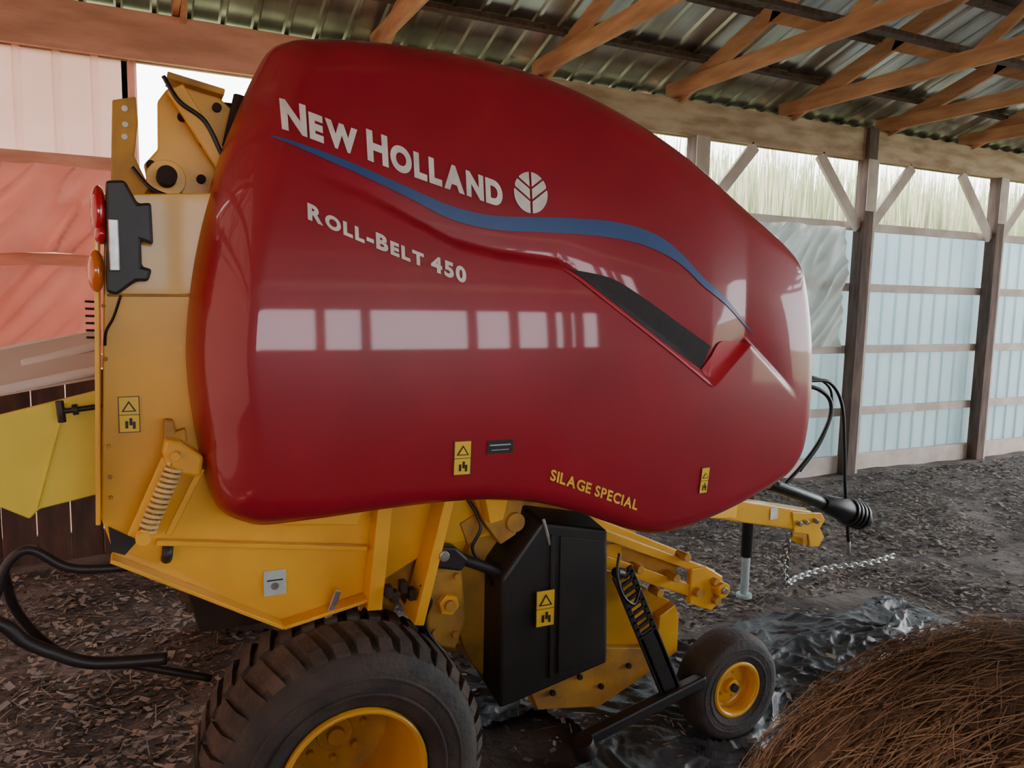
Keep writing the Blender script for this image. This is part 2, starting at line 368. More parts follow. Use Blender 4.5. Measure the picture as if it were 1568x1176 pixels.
def hoodY(x,z):
    x=np.atleast_1d(np.asarray(x,float)); z=np.atleast_1d(np.asarray(z,float)); y=np.empty_like(x)
    for s in range(0,len(x),4000):
        a=x[s:s+4000]; b=z[s:s+4000]
        d2=(a[:,None]-ox)**2+(b[:,None]-oz)**2; i=d2.argmin(1); d=np.sqrt(d2[np.arange(len(a)),i])
        w=W[i]; t=np.clip(d/w,0,1); prof=1-np.sqrt(np.clip(1-(1-t)**2.2,0,1))
        yy=2.165+(b-1.6)**2/6.0+(a-1.3)**2/16+D[i]*prof
        cz_=np.interp(a,crx,crz); sd=b-cz_
        amp=.034*sm(.40,.85,a)*(1-sm(2.0,2.38,a))
        slope=np.where((a>1.27)&(a<1.9),.85,1.0)
        yy+=amp*sm(-.002,.028,sd*slope)*np.exp(-np.clip(sd,0,9)/.24)*np.clip(t,0,1)
        y[s:s+4000]=yy
    return y
C0=np.array([1.22,1.72]); NR=170
tt=1-(1-np.linspace(0,1,NR+1)[1:])**1.2
hx=[C0[0]];hz=[C0[1]]
for s in tt:
    q=C0+(O-C0)*s; hx+=list(q[:,0]); hz+=list(q[:,1])
hx=np.array(hx);hz=np.array(hz); hy=hoodY(hx,hz)
verts=list(zip(hx,hy,hz)); faces=[(0,1+i,1+(i+1)%NA) for i in range(NA)]
for r in range(NR-1):
    a=1+r*NA;b=a+NA
    for i in range(NA): j=(i+1)%NA; faces.append((a+i,b+i,b+j,a+j))
last=1+(NR-1)*NA; lst0=last
for k,(dy,ins) in enumerate(((.02,.000),(.05,.004),(.10,.012),(.11,.03))):
    s=len(verts)
    for i in range(NA):
        dv=C0-O[i]; dv=dv/np.linalg.norm(dv)
        verts.append((O[i,0]+dv[0]*ins,hy[lst0+i]+dy,O[i,1]+dv[1]*ins))
    for i in range(NA): j=(i+1)%NA; faces.append((last+i,s+i,s+j,last+j))
    last=s
mk('side_shield_near',verts,faces,M['red'],B,smooth=True)
YM=6.85
mk('side_shield_far',[(x,YM-y,z) for x,y,z in verts],[tuple(reversed(q)) for q in faces],M['red'],B,smooth=True)

def ribbon(name,U,Lw,mt,n=10,mm=6,off=.003):
    U=catmull([(a,b,0) for a,b in U],n); Lw=catmull([(a,b,0) for a,b in Lw],n)
    xs=[];zs=[];f=[]
    for p,q in zip(U,Lw):
        for k in range(mm+1):
            w=p.lerp(q,k/mm); xs.append(w.x); zs.append(w.y)
    ys=hoodY(xs,zs)-off
    for i in range(len(U)-1):
        for k in range(mm): a=i*(mm+1)+k; f.append((a,a+1,a+mm+2,a+mm+1))
    return mk(name,list(zip(xs,ys,zs)),f,mt,B,smooth=True)
BLU=[(.355,2.342),(.486,2.306),(.615,2.265),(.752,2.216),(.877,2.172),(1.007,2.151),(1.143,2.154),(1.287,2.159),(1.438,2.158),(1.557,2.143),(1.655,2.113),(1.743,2.059),(1.835,1.984),(1.961,1.902),(2.102,1.780)]
BLL=[(.355,2.337),(.486,2.287),(.615,2.240),(.753,2.184),(.877,2.131),(1.008,2.108),(1.145,2.107),(1.289,2.109),(1.440,2.104),(1.560,2.088),(1.658,2.059),(1.745,2.018),(1.837,1.951),(1.962,1.878),(2.103,1.775)]
ribbon('stripe_blue',BLU,BLL,M['blue'])
ribbon('black_flash',[(1.262,1.995),(1.433,1.970),(1.569,1.907),(1.728,1.818),(1.880,1.735)],[(1.275,1.990),(1.330,1.962),(1.470,1.872),(1.640,1.765),(1.842,1.650)],M['mesh'],mm=8)
ribbon('facet_highlight',[(1.845,1.652),(1.885,1.700),(1.925,1.748),(2.0,1.748),(2.067,1.742)],[(1.845,1.648),(1.865,1.620),(1.886,1.588),(1.98,1.666),(2.067,1.738)],M['red_lit'],mm=6,off=.006)  # lighter red patch: highlight painted on the upward-facing facet
ribbon('crease_highlight',[(1.262,1.990),(1.330,1.959),(1.470,1.869),(1.640,1.762),(1.845,1.648)],[(1.243,1.990),(1.294,1.962),(1.430,1.873),(1.600,1.765),(1.883,1.583)],M['red_lit'],mm=6,off=.004)  # lighter red strip: highlight painted along the crease

def glyph(ch,bold):
    cu=bpy.data.curves.new('g','FONT'); cu.body=ch; cu.size=1; cu.offset=bold; cu.resolution_u=6
    o=bpy.data.objects.new('g',cu); scn.collection.objects.link(o); bpy.context.view_layer.update()
    me=bpy.data.meshes.new_from_object(o.evaluated_get(bpy.context.evaluated_depsgraph_get()))
    vs=[(v.co.x,v.co.y) for v in me.vertices]; fs=[tuple(p.vertices) for p in me.polygons]
    bpy.data.objects.remove(o); bpy.data.meshes.remove(me); bpy.data.curves.remove(cu)
    x0=min(v[0] for v in vs); x1=max(v[0] for v in vs)
    return [(a-x0,b) for a,b in vs],fs,x1-x0
def lettering(name,items,p0,p1,capz,mt,bold=.02,gap=.10,space=.45,shear=0,sag=0,wide=1,off=.004):
    gl=[];u=0
    for ch,s in items:
        if ch==' ': u+=space; continue
        vs,fs,w=glyph(ch,bold/s); gl.append((vs,fs,u,s)); u+=(w*s*wide+gap)
    tot=u-gap; xs=[];zs=[];F=[]
    cap=.73
    for vs,fs,u0,s in gl:
        b=len(xs)
        for a,c in vs:
            t=(u0+a*s*wide)/tot; x=p0[0]+(p1[0]-p0[0])*t; z=p0[1]+(p1[1]-p0[1])*t-sag*4*t*(1-t)
            h=c*s/cap*capz; xs.append(x+h*shear); zs.append(z+h)
        F+=[tuple(b+i for i in f) for f in fs]
    ys=hoodY(xs,zs)-off
    return mk(name,list(zip(xs,ys,zs)),F,mt,B)
big=1.22
lettering('lettering_make',[('N',big),('E',1),('W',1),(' ',1),('H',big),('O',1),('L',1),('L',1),('A',1),('N',1),('D',1)],(.386,2.366),(1.047,2.182),.072,M['white'],bold=.06,gap=.10,space=.30,sag=.004,wide=1.15)
s2=.82
lettering('lettering_model',[('R',1),('O',s2),('L',s2),('L',s2),('-',1),('B',1),('E',s2),('L',s2),('T',s2),(' ',1),('4',1),('5',1),('0',1)],(.443,2.108),(.906,1.938),.045,M['white'],bold=.045,gap=.13,space=.3,sag=.004,wide=1.25)
lettering('lettering_version',[('S',1),('I',1),('L',1),('A',1),('G',1),('E',1),(' ',1),('S',1),('P',1),('E',1),('C',1),('I',1),('A',1),('L',1)],(1.208,1.302),(1.577,1.154),.037,M['yel_text'],bold=.03,gap=.12,space=.35,wide=1.3,shear=.1)
lx,lz,la,lb=1.147,2.232,.060,.066
xs=[];zs=[];F=[]
def poly_dec(pts):
    b=len(xs)
    for a,c in pts: xs.append(a);zs.append(c)
    F.append(tuple(range(b,b+len(pts))))
for sgn in (-1,1):
    def inside_z(x): return lb*math.sqrt(max(0,1-(x/la)**2))
    cuts=[(-1.2,-.028),(-.020,.012),(.020,1.2)]
    for lo_,hi_ in cuts:
        pts_b=[];pts_t=[]
        for k in range(25):
            x=.004+(la*.995-.004)*k/24; zi=inside_z(x); base=x*.75-.004
            b0=max(-zi,min(zi,base+lo_)); t0=max(-zi,min(zi,base+hi_))
            if t0-b0>.001: pts_b.append((lx+sgn*x,lz+b0)); pts_t.append((lx+sgn*x,lz+t0))
        for k in range(len(pts_b)-1): poly_dec([pts_b[k],pts_b[k+1],pts_t[k+1],pts_t[k]])
mk('leaf_badge',list(zip(xs,hoodY(xs,zs)-.004,zs)),F,M['white'],B)
def decal(name,x0,x1,z0,z1,mt,off=.004,y=None,parent=B,slant=0):
    xs=[];zs=[];F=[];n=6
    for i in range(n+1):
        for j in range(n+1): xs.append(x0+(x1-x0)*i/n+slant*j/n); zs.append(z0+(z1-z0)*j/n)
    for i in range(n):
        for j in range(n): a=i*(n+1)+j; F.append((a,a+1,a+n+2,a+n+1))
    ys=hoodY(xs,zs)-off if y is None else [y]*len(xs)
    return mk(name,list(zip(xs,ys,zs)),F,mt,parent)
def warn(name,x0,x1,z0,z1,y=None):
    decal(name,x0,x1,z0,z1,M['sticker'],y=y)
    w=x1-x0; h=z1-z0
    yy=y
    def Yf(x,z,k): return (float(hoodY(x,z)[0])-k) if yy is None else yy-.002
    t=.002
    for i,(a,b,c,d) in enumerate(((x0,x1,z0,z0+t),(x0,x1,z1-t,z1),(x0,x0+t,z0,z1),(x1-t,x1,z0,z1),(x0,x1,z0+h*.48,z0+h*.48+t))):
        decal(name+'_line%d'%i,a,b,c,d,M['ink'],off=.005,y=None if yy is None else yy-.001)
    cx=(x0+x1)/2
    def tri(s,zb,mt,o2,nm):
        p=[(cx-s,zb),(cx+s,zb),(cx,zb+s*1.6)]
        mk(nm,[(a,Yf(a,b,o2) - (0.0005 if mt is M['sticker'] else 0),b) for a,b in p],[(0,1,2)],mt,B)
    tri(w*.36,z0+h*.58,M['ink'],.006,name+'_tri'); tri(w*.24,z0+h*.61,M['sticker'],.0065,name+'_tri_in')
    for i,(fx,fz) in enumerate(((.3,.12),(.5,.2),(.65,.1))):
        decal(name+'_fig%d'%i,x0+w*fx,x0+w*(fx+.14),z0+h*fz,z0+h*(fz+.2),M['ink'],off=.0055,y=None if yy is None else yy-.0015)
warn('warning_label_a',.868,.925,1.342,1.452)
warn('warning_label_b',1.862,1.902,1.183,1.285)
decal('maker_plate',.978,1.066,1.404,1.447,M['ink'])
decal('maker_plate_text',.986,1.058,1.430,1.434,M['stickw'],off=.005)
decal('maker_plate_text2',.992,1.052,1.415,1.417,M['stickw'],off=.005)

prism('bale_chamber',[(.25,1.32),(.22,1.8),(.32,2.25),(.5,2.48),(.9,2.52),(1.5,2.42),(2.1,2.15),(2.36,1.9),(2.40,1.4),(2.2,1.24),(1.8,1.16),(1.3,1.26),(.7,1.30)],2.52,4.33,M['dark'],B)
prism('lower_chamber',[(.75,1.3),(.8,.85),(1.0,.55),(1.45,.45),(1.6,.7),(1.6,1.2)],2.62,4.25,M['yeld'],B)
Y=M['yel']
prism('side_plate_upper',[(-.072,2.158),(.30,2.19),(.32,1.25),(.6,1.27),(1.25,1.27),(1.22,1.05),(.90,1.02),(.66,.90),(.385,.848),(-.082,1.127),(-.112,1.238)],2.45,2.49,Y,B)
bar('plate_flange_rear',(-.090,2.44,2.155),(-.118,2.44,1.235),.09,.012,Y,B)
bar('plate_flange_low',(-.09,2.43,1.128),(.385,2.43,.845),.08,.012,Y,B)
bar('plate_flange_low2',(.385,2.43,.845),(.70,2.43,.90),.08,.012,Y,B)
bar('plate_rib',(.03,2.432,1.158),(.66,2.432,1.06),.03,.016,Y,B)
bar('plate_seam',(-.075,2.447,1.88),(.25,2.447,1.885),.008,.008,M['yeld'],B)
prism('corner_opening_shade',[(-.095,1.215),(-.02,1.165),(-.055,1.125),(-.088,1.14)],2.443,2.451,M['blk'],B,0)  # black plate: darkness of an opening put in as colour
prism('gusset_plate',[(.38,1.235),(.66,1.24),(.62,1.15),(.36,1.18)],2.40,2.44,Y,B)
prism('under_panel',[(.10,.98),(.38,.82),(.60,.86),(.60,.72),(.16,.72)],2.75,2.78,M['dark'],B)
tube('grommet_slot',[(.055,2.44,1.10),(.058,2.425,1.12),(.06,2.44,1.145)],.016,M['blk'],B)
decal('service_label',.333,.402,.938,1.020,M['stickw'],y=2.444)
decal('service_label_text',.343,.392,.985,.990,M['ink'],y=2.443)
cyl('fuel_decal',(.367,2.4435,.968),(.367,2.4425,.968),.012,M['steel'],B,bevel=0)
warn('warning_label_c',-.058,-.003,1.487,1.592,y=2.445)
for i,z in enumerate((2.05,1.85,1.70,1.45,1.36,1.30)): cyl('rivet_%d'%i,(-.085,2.45,z),(-.085,2.442,z),.006,M['yeld'],B,seg=10)
bar('chassis_column',(.715,2.43,1.26),(.675,2.43,.86),.10,.05,Y,B,up=(1,0,0))
bar('chassis_column2',(.925,2.40,1.24),(.815,2.40,.80),.12,.035,Y,B,up=(1,0,0))
prism('axle_web',[(.72,1.2),(.9,1.2),(.84,.86),(.70,.86)],2.50,2.53,M['yeld'],B)
prism('axle_plate',[(.90,1.20),(1.20,1.20),(1.16,1.0),(1.08,.90),(1.06,.62),(.86,.66),(.88,.98)],2.50,2.54,Y,B)
prism('axle_bracket',[(.86,.96),(.99,.97),(1.01,.76),(.97,.66),(.87,.70)],2.40,2.50,M['yeld'],B,.008)
cyl('axle_nut',(.935,2.41,.84),(.935,2.37,.84),.038,Y,B,seg=6)
cyl('axle_pin',(.935,2.41,.84),(.935,2.355,.84),.02,M['yeld'],B)
for i,(a,b) in enumerate(((.89,.93),(.97,.93),(.89,.74),(.965,.72),(1.10,1.08),(1.02,1.15),(.95,1.1))): cyl('bolt_%d'%i,(a,2.50 if i>3 else 2.40,b),(a,2.48 if i>3 else 2.385,b),.013,M['yeld'],B,seg=6)
prism('fitting_plate',[(1.0,1.10),(1.06,1.13),(1.10,1.06),(1.03,1.02)],2.44,2.46,M['yeld'],B)
for i,(a_,b_) in enumerate(((.72,.92),(.74,.90),(.77,.93),(.80,.90))): box('spring_block_%d'%i,(a_-.012,a_+.012),(2.36,2.40),(b_-.02,b_+.02),M['dark'],B)
tube('brake_hose',[(.83,2.37,.93),(.86,2.35,.88),(.84,2.36,.80),(.88,2.37,.72),(.95,2.38,.64)],.007,M['rubber'],B)
tube('hyd_hose',[(1.02,2.44,1.20),(1.06,2.40,1.10),(1.03,2.40,1.02),(1.08,2.40,.94),(1.12,2.42,.86)],.006,M['rubber'],B)
warn('warning_label_e',.965,1.005,1.13,1.19,y=2.497)
v=[];f=[];n=20
for i in range(n+1):
    t=math.radians(100+130*i/n); x=1.36+.36*math.cos(t); z=.80+.42*math.sin(t)
    v+=[(x,2.46,z),(x,4.2,z)]
for i in range(n): f.append((2*i,2*i+1,2*i+3,2*i+2))
mk('rotor_housing',v,f,Y,B,smooth=True)
prism('rotor_side',[(1.36+.36*math.cos(math.radians(t)),.80+.42*math.sin(math.radians(t))) for t in range(100,231,10)]+[(1.45,.45),(1.5,1.2)],2.48,2.50,M['yeld'],B)
prism('upper_bracket',[(1.02,1.22),(1.24,1.22),(1.20,1.05),(1.14,1.02),(1.08,1.10)],2.40,2.46,M['yeld'],B)
prism('yellow_clamp',[(1.05,1.21),(1.14,1.21),(1.12,1.13),(1.07,1.12)],2.34,2.40,Y,B)
cyl('roller_end',(1.19,2.47,1.10),(1.19,2.38,1.10),.035,M['yeld'],B)
cyl('actuator_rod',(.93,2.38,1.02),(1.24,2.38,.875),.020,M['blk'],B)
prism('actuator_clevis',[(.885,1.06),(.95,1.05),(1.0,1.0),(.97,.96),(.88,.985)],2.35,2.41,M['blk'],B,.01)
cyl('actuator_pin',(.90,2.35,1.03),(.90,2.33,1.03),.018,M['steel'],B)
bar('silver_lever',(.56,2.40,.94),(.52,2.40,.84),.006,.022,M['steel'],B)
ptsF=[(1.115,.44),(1.115,.92),(1.265,1.105),(1.545,1.045),(1.565,.525),(1.20,.455)]
v=[(x,2.33,z) for x,z in ptsF]+[(x+.0,2.60,z+.05) for x,z in ptsF]
n=6;f=[tuple(range(n)),tuple(range(2*n-1,n-1,-1))]+[(i,(i+1)%n,n+(i+1)%n,n+i) for i in range(n)]
mk('chain_guard',v,f,M['blk'],B,bevel=.012)
prism('chain_guard_rib',[(1.30,1.06),(1.315,1.06),(1.325,.52),(1.31,.52)],2.322,2.33,M['blk'],B,.002)
prism('chain_guard_panel',[(1.34,1.05),(1.53,1.01),(1.545,.56),(1.345,.53)],2.323,2.33,M['blk'],B,.003)
warn('warning_label_d',1.245,1.32,.725,.86,y=2.318)
bar('guard_hinge',(1.27,2.33,1.12),(1.30,2.33,1.02),.01,.012,M['steel'],B)
bar('pickup_arm_top',(1.58,2.46,1.00),(2.15,2.46,.755),.06,.035,Y,B)
bar('pickup_arm_low',(1.60,2.46,.885),(2.14,2.46,.655),.06,.05,Y,B)
bar('pickup_arm_inner',(1.62,2.70,1.00),(2.15,2.70,.76),.05,.04,Y,B)
bar('pickup_arm_rear',(1.62,2.95,1.02),(2.1,2.95,.80),.05,.04,M['yeld'],B)
prism('pickup_arm_plate',[(1.60,.96),(2.0,.80),(1.98,.72),(1.62,.86)],2.48,2.50,M['yeld'],B)
prism('pickup_end_plate',[(2.02,.80),(2.10,.80),(2.19,.745),(2.20,.65),(2.14,.60),(2.02,.65)],2.42,2.45,Y,B,.006)
for i,(a,b) in enumerate(((2.14,.73),(2.15,.65),(2.05,.70),(1.93,.78),(1.85,.73),(1.75,.84),(1.98,.86))): cyl('pickup_bolt_%d'%i,(a,2.46,b),(a,2.395,b),.018,M['yeld'],B,seg=12)
cyl('pickup_boss',(2.165,2.44,.70),(2.165,2.38,.70),.032,Y,B)
cyl('pickup_boss_pin',(2.165,2.38,.70),(2.165,2.37,.70),.015,M['steel'],B)
prism('pickup_side',[(1.56,.84),(1.72,.80),(1.98,.64),(2.0,.58),(2.0,.43),(1.86,.36),(1.62,.25),(1.34,.32),(1.30,.42),(1.56,.52)],2.50,2.53,Y,B)
prism('pickup_side_fold',[(1.98,.64),(2.0,.58),(2.0,.43),(1.88,.37),(1.90,.60)],2.46,2.50,Y,B)
prism('pickup_lower_bar',[(1.30,.41),(1.56,.53),(1.92,.46),(1.95,.40),(1.62,.27),(1.34,.32)],2.46,2.50,M['yeld'],B)
for i,(a,b) in enumerate(((1.40,.38),(1.52,.42),(1.62,.36),(1.75,.42))): cyl('pickup_low_bolt_%d'%i,(a,2.46,b),(a,2.445,b),.012,M['dark'],B,seg=6)
prism('pickup_pan',[(1.5,.75),(1.95,.6),(2.02,.45),(1.7,.27),(1.45,.3)],2.54,4.3,M['yeld'],B)
box('pickup_cross',(1.62,1.70),(2.46,4.2),(.86,.94),Y,B)
for k in range(24):
    y=2.62+k*.07; tube('tine_%d'%k,[(1.85,y,.45),(2.03,y,.42),(2.09,y,.34),(2.07,y,.27)],.004,M['steel'],B,n=3,seg=6)
a=V((1.635,2.36,.865)); b=V((1.895,2.36,.325)); d=(b-a).normalized(); s=V((d.z,0,-d.x))
w=.045
bar('link_rail_a',a+s*w*.8,b+s*w*.8,.012,.024,M['blk'],B,up=tuple(s)); bar('link_rail_b',a-s*w*.8,b-s*w*.8,.012,.024,M['blk'],B,up=tuple(s))
L=(b-a).length
for i in range(9):
    p=a+d*(L*.45*i/8+.02)
    bar('link_web_%d'%i,p+s*w,p-s*w,.012,.014,M['blk'],B,up=tuple(d))
bar('link_web_low',a+d*L*.5,b,.012,.085,M['blk'],B,up=tuple(s))
cyl('link_stub',a+V((-.03,0,.0)),a+V((.03,.02,-.02)),.02,M['blk'],B)
tube('grease_line',[(1.60,2.33,.95),(1.58,2.31,.88),(1.60,2.30,.80),(1.66,2.31,.75),(1.70,2.33,.80)],.006,M['rubber'],B)
bar('gauge_arm',(1.45,2.33,.235),(2.06,2.36,.345),.05,.05,M['blk'],B,bevel=.01)
cyl('gauge_arm_end',(1.46,2.30,.20),(1.44,2.30,.26),.045,M['blk'],B)
cyl('gauge_axle',(2.06,2.38,.335),(2.24,2.52,.262),.018,M['blk'],B)
cyl('gauge_axle2',(2.24,2.52,.262),(2.24,2.36,.262),.018,M['blk'],B)
def wheel(pre,c,R,Rr,w,dish,sgn=1,lugs=0):
    hw=w/2; s=R-Rr; tm=M['tyre']
    side=[(Rr-.005,-hw*.80),(Rr+.012,-hw*.86),(Rr+s*.25,-hw*.98),(Rr+s*.5,-hw*1.02),(Rr+s*.72,-hw*.97),(Rr+s*.88,-hw*.86),(R-.012,-hw*.70)]
    lathe(pre+'_tyre',side,c,tm,B,seg=96,sgn=sgn)
    lathe(pre+'_tyre_tread',[(R-.012,-hw*.70),(R,-hw*.45),(R+.003,0),(R,hw*.45),(R-.012,hw*.70),(Rr+s*.88,hw*.86),(Rr+s*.5,hw*1.02),(Rr+.012,hw*.86),(Rr-.005,hw*.80)],c,M['tread'] if lugs else tm,B,seg=96,sgn=sgn)
    for k,fr in enumerate((.30,.55)):
        lathe(pre+'_bead_%d'%k,[(Rr+s*fr-.006,-hw*1.0),(Rr+s*fr-.003,-hw*1.03),(Rr+s*fr+.003,-hw*1.03),(Rr+s*fr+.006,-hw*1.0)],c,tm,B,seg=96,sgn=sgn)
    lathe(pre+'_rim',[(Rr+.008,-hw*.86),(Rr+.004,-hw*.93),(Rr-.008,-hw*.93),(Rr-.014,-hw*.80),(Rr-.02,-hw*.5),(Rr-.03*R/.46,dish-.02)],c,Y,B,seg=64,sgn=sgn)
    lathe(pre+'_disc',[(Rr-.028*R/.46,dish-.02),(Rr*.80,dish),(Rr*.55,dish-.012),(Rr*.40,dish-.02),(.001,dish-.02)],c,M['yeld'] if lugs else Y,B,seg=64,sgn=sgn)  # large wheels: darker yellow carries the shade deep in the rim
    cyl(pre+'_hub',(c[0],c[1]+sgn*(dish-.02),c[2]),(c[0],c[1]+sgn*(dish-.02-.05*R/.46),c[2]),Rr*.27,M['yeld'] if lugs else Y,B)
    cyl(pre+'_hub_cap',(c[0],c[1]+sgn*(dish-.03),c[2]),(c[0],c[1]+sgn*(dish-.02-.075*R/.46),c[2]),Rr*.13,M['yeld'] if lugs else M['steel'],B)
    nb=8 if R>.3 else 5
    for i in range(nb):
        t=2*math.pi*i/nb; x=c[0]+Rr*.48*math.cos(t); z=c[2]+Rr*.48*math.sin(t)
        cyl(pre+'_lug_nut_%d'%i,(x,c[1]+sgn*(dish-.015),z),(x,c[1]+sgn*(dish-.04*R/.46),z),.012*R/.46+.002,M['yeld'],B,seg=6)
    if lugs:
        v=[];f=[]
        for i in range(lugs):
            for side_ in (-1,1):
                t0=2*math.pi*(i+(.5 if side_>0 else 0))/lugs; dt=2*math.pi/lugs*.33
                prof=[(R-.055,hw*.93,0),(R-.016,hw*.84,.02),(R+.010,hw*.70,.08),(R+.016,hw*.40,.22),(R+.017,hw*.06,.36)]
                base=len(v)
                for r,y,sk in prof:
                    for e in (-1,1):
                        t=t0+e*dt*(1-.15*(r>R))+sk*2*math.pi/lugs*1.2
                        for rr in (r-.045,r):
                            yy=y if rr==r else y*.93
                            v.append((c[0]+rr*math.cos(t),c[1]+sgn*side_*yy,c[2]+rr*math.sin(t)))
                for k in range(len(prof)-1):
                    q=base+4*k; w_=q+4
                    f+=[(q+1,q+3,w_+3,w_+1),(q,q+1,w_+1,w_),(q+3,q+2,w_+2,w_+3)]
                q=base; f.append((q,q+2,q+3,q+1)); q=base+4*(len(prof)-1); f.append((q,q+1,q+3,q+2))
        mk(pre+'_lugs',v,f,M['tread'],B)
wheel('road_wheel_near',(.560,2.36,.41),.43,.225,.40,.17,1,lugs=38)
wheel('road_wheel_far',(.560,4.50,.41),.43,.225,.40,.17,-1,lugs=38)
wheel('gauge_wheel_near',(2.24,2.42,.262),.232,.115,.16,.0,1,lugs=0)
wheel('gauge_wheel_far',(2.24,4.44,.262),.232,.115,.16,.0,-1,lugs=0)
bar('axle_tube',(.75,2.6,.42),(.75,4.3,.42),.12,.12,M['yeld'],B)
bar('axle_leg',(.80,2.64,.85),(.60,2.64,.42),.08,.12,M['yeld'],B,up=(0,1,0))
bar('axle_leg_far',(.80,4.2,.85),(.60,4.2,.42),.08,.12,M['yeld'],B,up=(0,1,0))
p=V((.085,2.36,1.40)); q=V((.004,2.36,1.215)); d=(q-p); a=d.normalized().orthogonal().normalized(); b=d.normalized().cross(a)
tube('gate_spring',[p+d*(i/(12*13))+ (a*math.cos(i*2*math.pi/12)+b*math.sin(i*2*math.pi/12))*.021 for i in range(12*13+1)],.0055,M['spring'],B,smoothpath=False,seg=8)
cyl('spring_rod',p-d*.15,q+d*.12,.007,M['yeld'],B)
bar('gate_link_a',(.06,2.38,1.42),(-.035,2.38,1.20),.02,.022,Y,B)
bar('gate_link_b',(.155,2.38,1.38),(.06,2.38,1.19),.012,.018,Y,B)
prism('latch_knuckle',[(.05,1.44),(.06,1.48),(.10,1.47),(.16,1.42),(.15,1.36),(.10,1.37),(.06,1.40)],2.35,2.40,Y,B,.01)
prism('latch_horn',[(.055,1.47),(.06,1.53),(.085,1.525),(.09,1.49),(.115,1.50),(.12,1.46),(.09,1.45)],2.39,2.42,M['yeld'],B,.006)
cyl('latch_pin',(.085,2.35,1.43),(.085,2.33,1.43),.014,Y,B)
cyl('spring_foot',(-.005,2.42,1.20),(-.005,2.33,1.20),.02,Y,B)
prism('latch_post',[(-.047,2.441),(.015,2.458),(.018,2.383),(.005,2.288),(.045,2.20),(.018,2.16),(-.06,2.12),(-.058,2.217)],2.58,2.61,M['yeld'],B)
for i,(a_,b_) in enumerate(((-.015,2.42),(-.015,2.375),(-.018,2.34))): cyl('post_hole_bright_%d'%i,(a_,2.583,b_),(a_,2.576,b_),.009,M['white'],B,seg=12)  # pale discs: brightness through the holes put in as colour
prism('gate_plate',[(.073,2.46),(.10,2.50),(.15,2.52),(.236,2.505),(.30,2.45),(.34,2.33),(.30,2.15),(.05,2.15),(.03,2.271),(.07,2.32)],2.62,2.65,Y,B,.006)
bar('gate_diag_arm',(.12,2.56,2.49),(.26,2.56,2.27),.03,.05,Y,B)
bar('gate_top_bar',(.10,2.63,2.53),(.26,2.63,2.50),.12,.02,M['yeld'],B)
cyl('gate_roller',(.09,2.58,2.23),(.09,2.50,2.23),.028,M['dark'],B)
cyl('gate_roller_rim',(.09,2.64,2.23),(.09,2.58,2.23),.055,Y,B)
for i,(a_,b_) in enumerate(((.14,2.42),(.20,2.35),(.24,2.46),(.05,2.27),(.13,2.18),(.19,2.24),(.28,2.38))): cyl('gate_bolt_%d'%i,(a_,2.62,b_),(a_,2.60,b_),.014,M['dark'],B,seg=10)
tube('gate_hose_a',[(.09,2.56,2.52),(.13,2.54,2.45),(.20,2.54,2.40),(.25,2.54,2.30),(.29,2.52,2.25)],.007,M['rubber'],B)
tube('gate_hose_b',[(.0,2.55,2.25),(.05,2.53,2.19),(.12,2.52,2.17),(.22,2.52,2.18),(.30,2.5,2.19)],.006,M['rubber'],B)
prism('net_wrap_box',[(.20,2.50),(.36,2.50),(.38,2.42),(.24,2.43)],2.7,4.1,M['dark'],B)
cyl('gate_cylinder',(.31,2.60,2.50),(.24,2.60,2.20),.022,M['dark'],B)
box('rear_crossbeam',(-.05,.08),(2.62,4.25),(2.10,2.20),M['yeld'],B)
prism('tailgate_skin',[(-.06,2.12),(.25,2.15),(.25,1.3),(-.07,1.28)],2.55,4.25,M['yeld'],B)
prism('lamp_bracket',[(-.066,2.185),(-.02,2.19),(.01,2.13),(.043,2.135),(.045,2.02),(.015,2.03),(.015,1.96),(.04,1.955),(.03,1.92),(.0,1.92),(-.05,1.88),(-.075,1.89)],2.36,2.385,M['blk'],B,.008)
box('lamp_plate',(-.064,-.038),(2.35,2.359),(1.945,2.085),M['steel'],B)
def ell(name,c,rx,ry,rz_,mt):
    bm=bmesh.new(); bmesh.ops.create_uvsphere(bm,u_segments=24,v_segments=16,radius=1)
    for v_ in bm.verts: v_.co=V((c[0]+v_.co.x*rx,c[1]+v_.co.y*ry,c[2]+v_.co.z*rz_))
    me=bpy.data.meshes.new(name); bm.to_mesh(me); bm.free(); me.materials.append(mt)
    for p_ in me.polygons: p_.use_smooth=True
    return link(bpy.data.objects.new(name,me),B)
ell('tail_lamp_red',(-.086,2.40,2.105),.022,.05,.07,M['redlamp'])
ell('tail_lamp_red_low',(-.082,2.385,2.045),.018,.03,.028,M['redlamp'])
ell('tail_lamp_amber',(-.098,2.40,1.945),.022,.045,.058,M['orglamp'])
tube('lamp_wire',[(-.04,2.37,1.88),(-.06,2.40,1.82),(-.08,2.42,1.78),(-.085,2.44,1.74)],.004,M['rubber'],B)
for i in range(6): cyl('comb_tooth_%d'%i,(-.10,2.46,1.86-.02*i),(-.13,2.44,1.862-.02*i),.004,M['dark'],B,seg=6)
prism('wing_panel',[(-.115,1.594),(-.111,1.278),(-.279,1.245),(-.305,1.218),(-.376,1.261),(-.85,1.33),(-.85,1.42),(-.364,1.532)],2.60,2.62,M['kick'],B)
bar('wing_fold',(-.20,2.598,1.56),(-.285,2.598,1.25),.012,.006,M['kick'],B)
v=[(-.9,2.60,1.45),(-.364,2.60,1.585),(-.11,2.60,1.63),(-.11,2.95,1.76),(-.33,2.95,1.72),(-.9,2.95,1.58)]
mk('wing_top',v,[(0,1,2,3,4,5)],M['grey'],B)
bar('wing_edge_tube',(-.37,2.62,1.60),(-.11,2.62,1.655),.03,.03,M['grey'],B,bevel=.01)
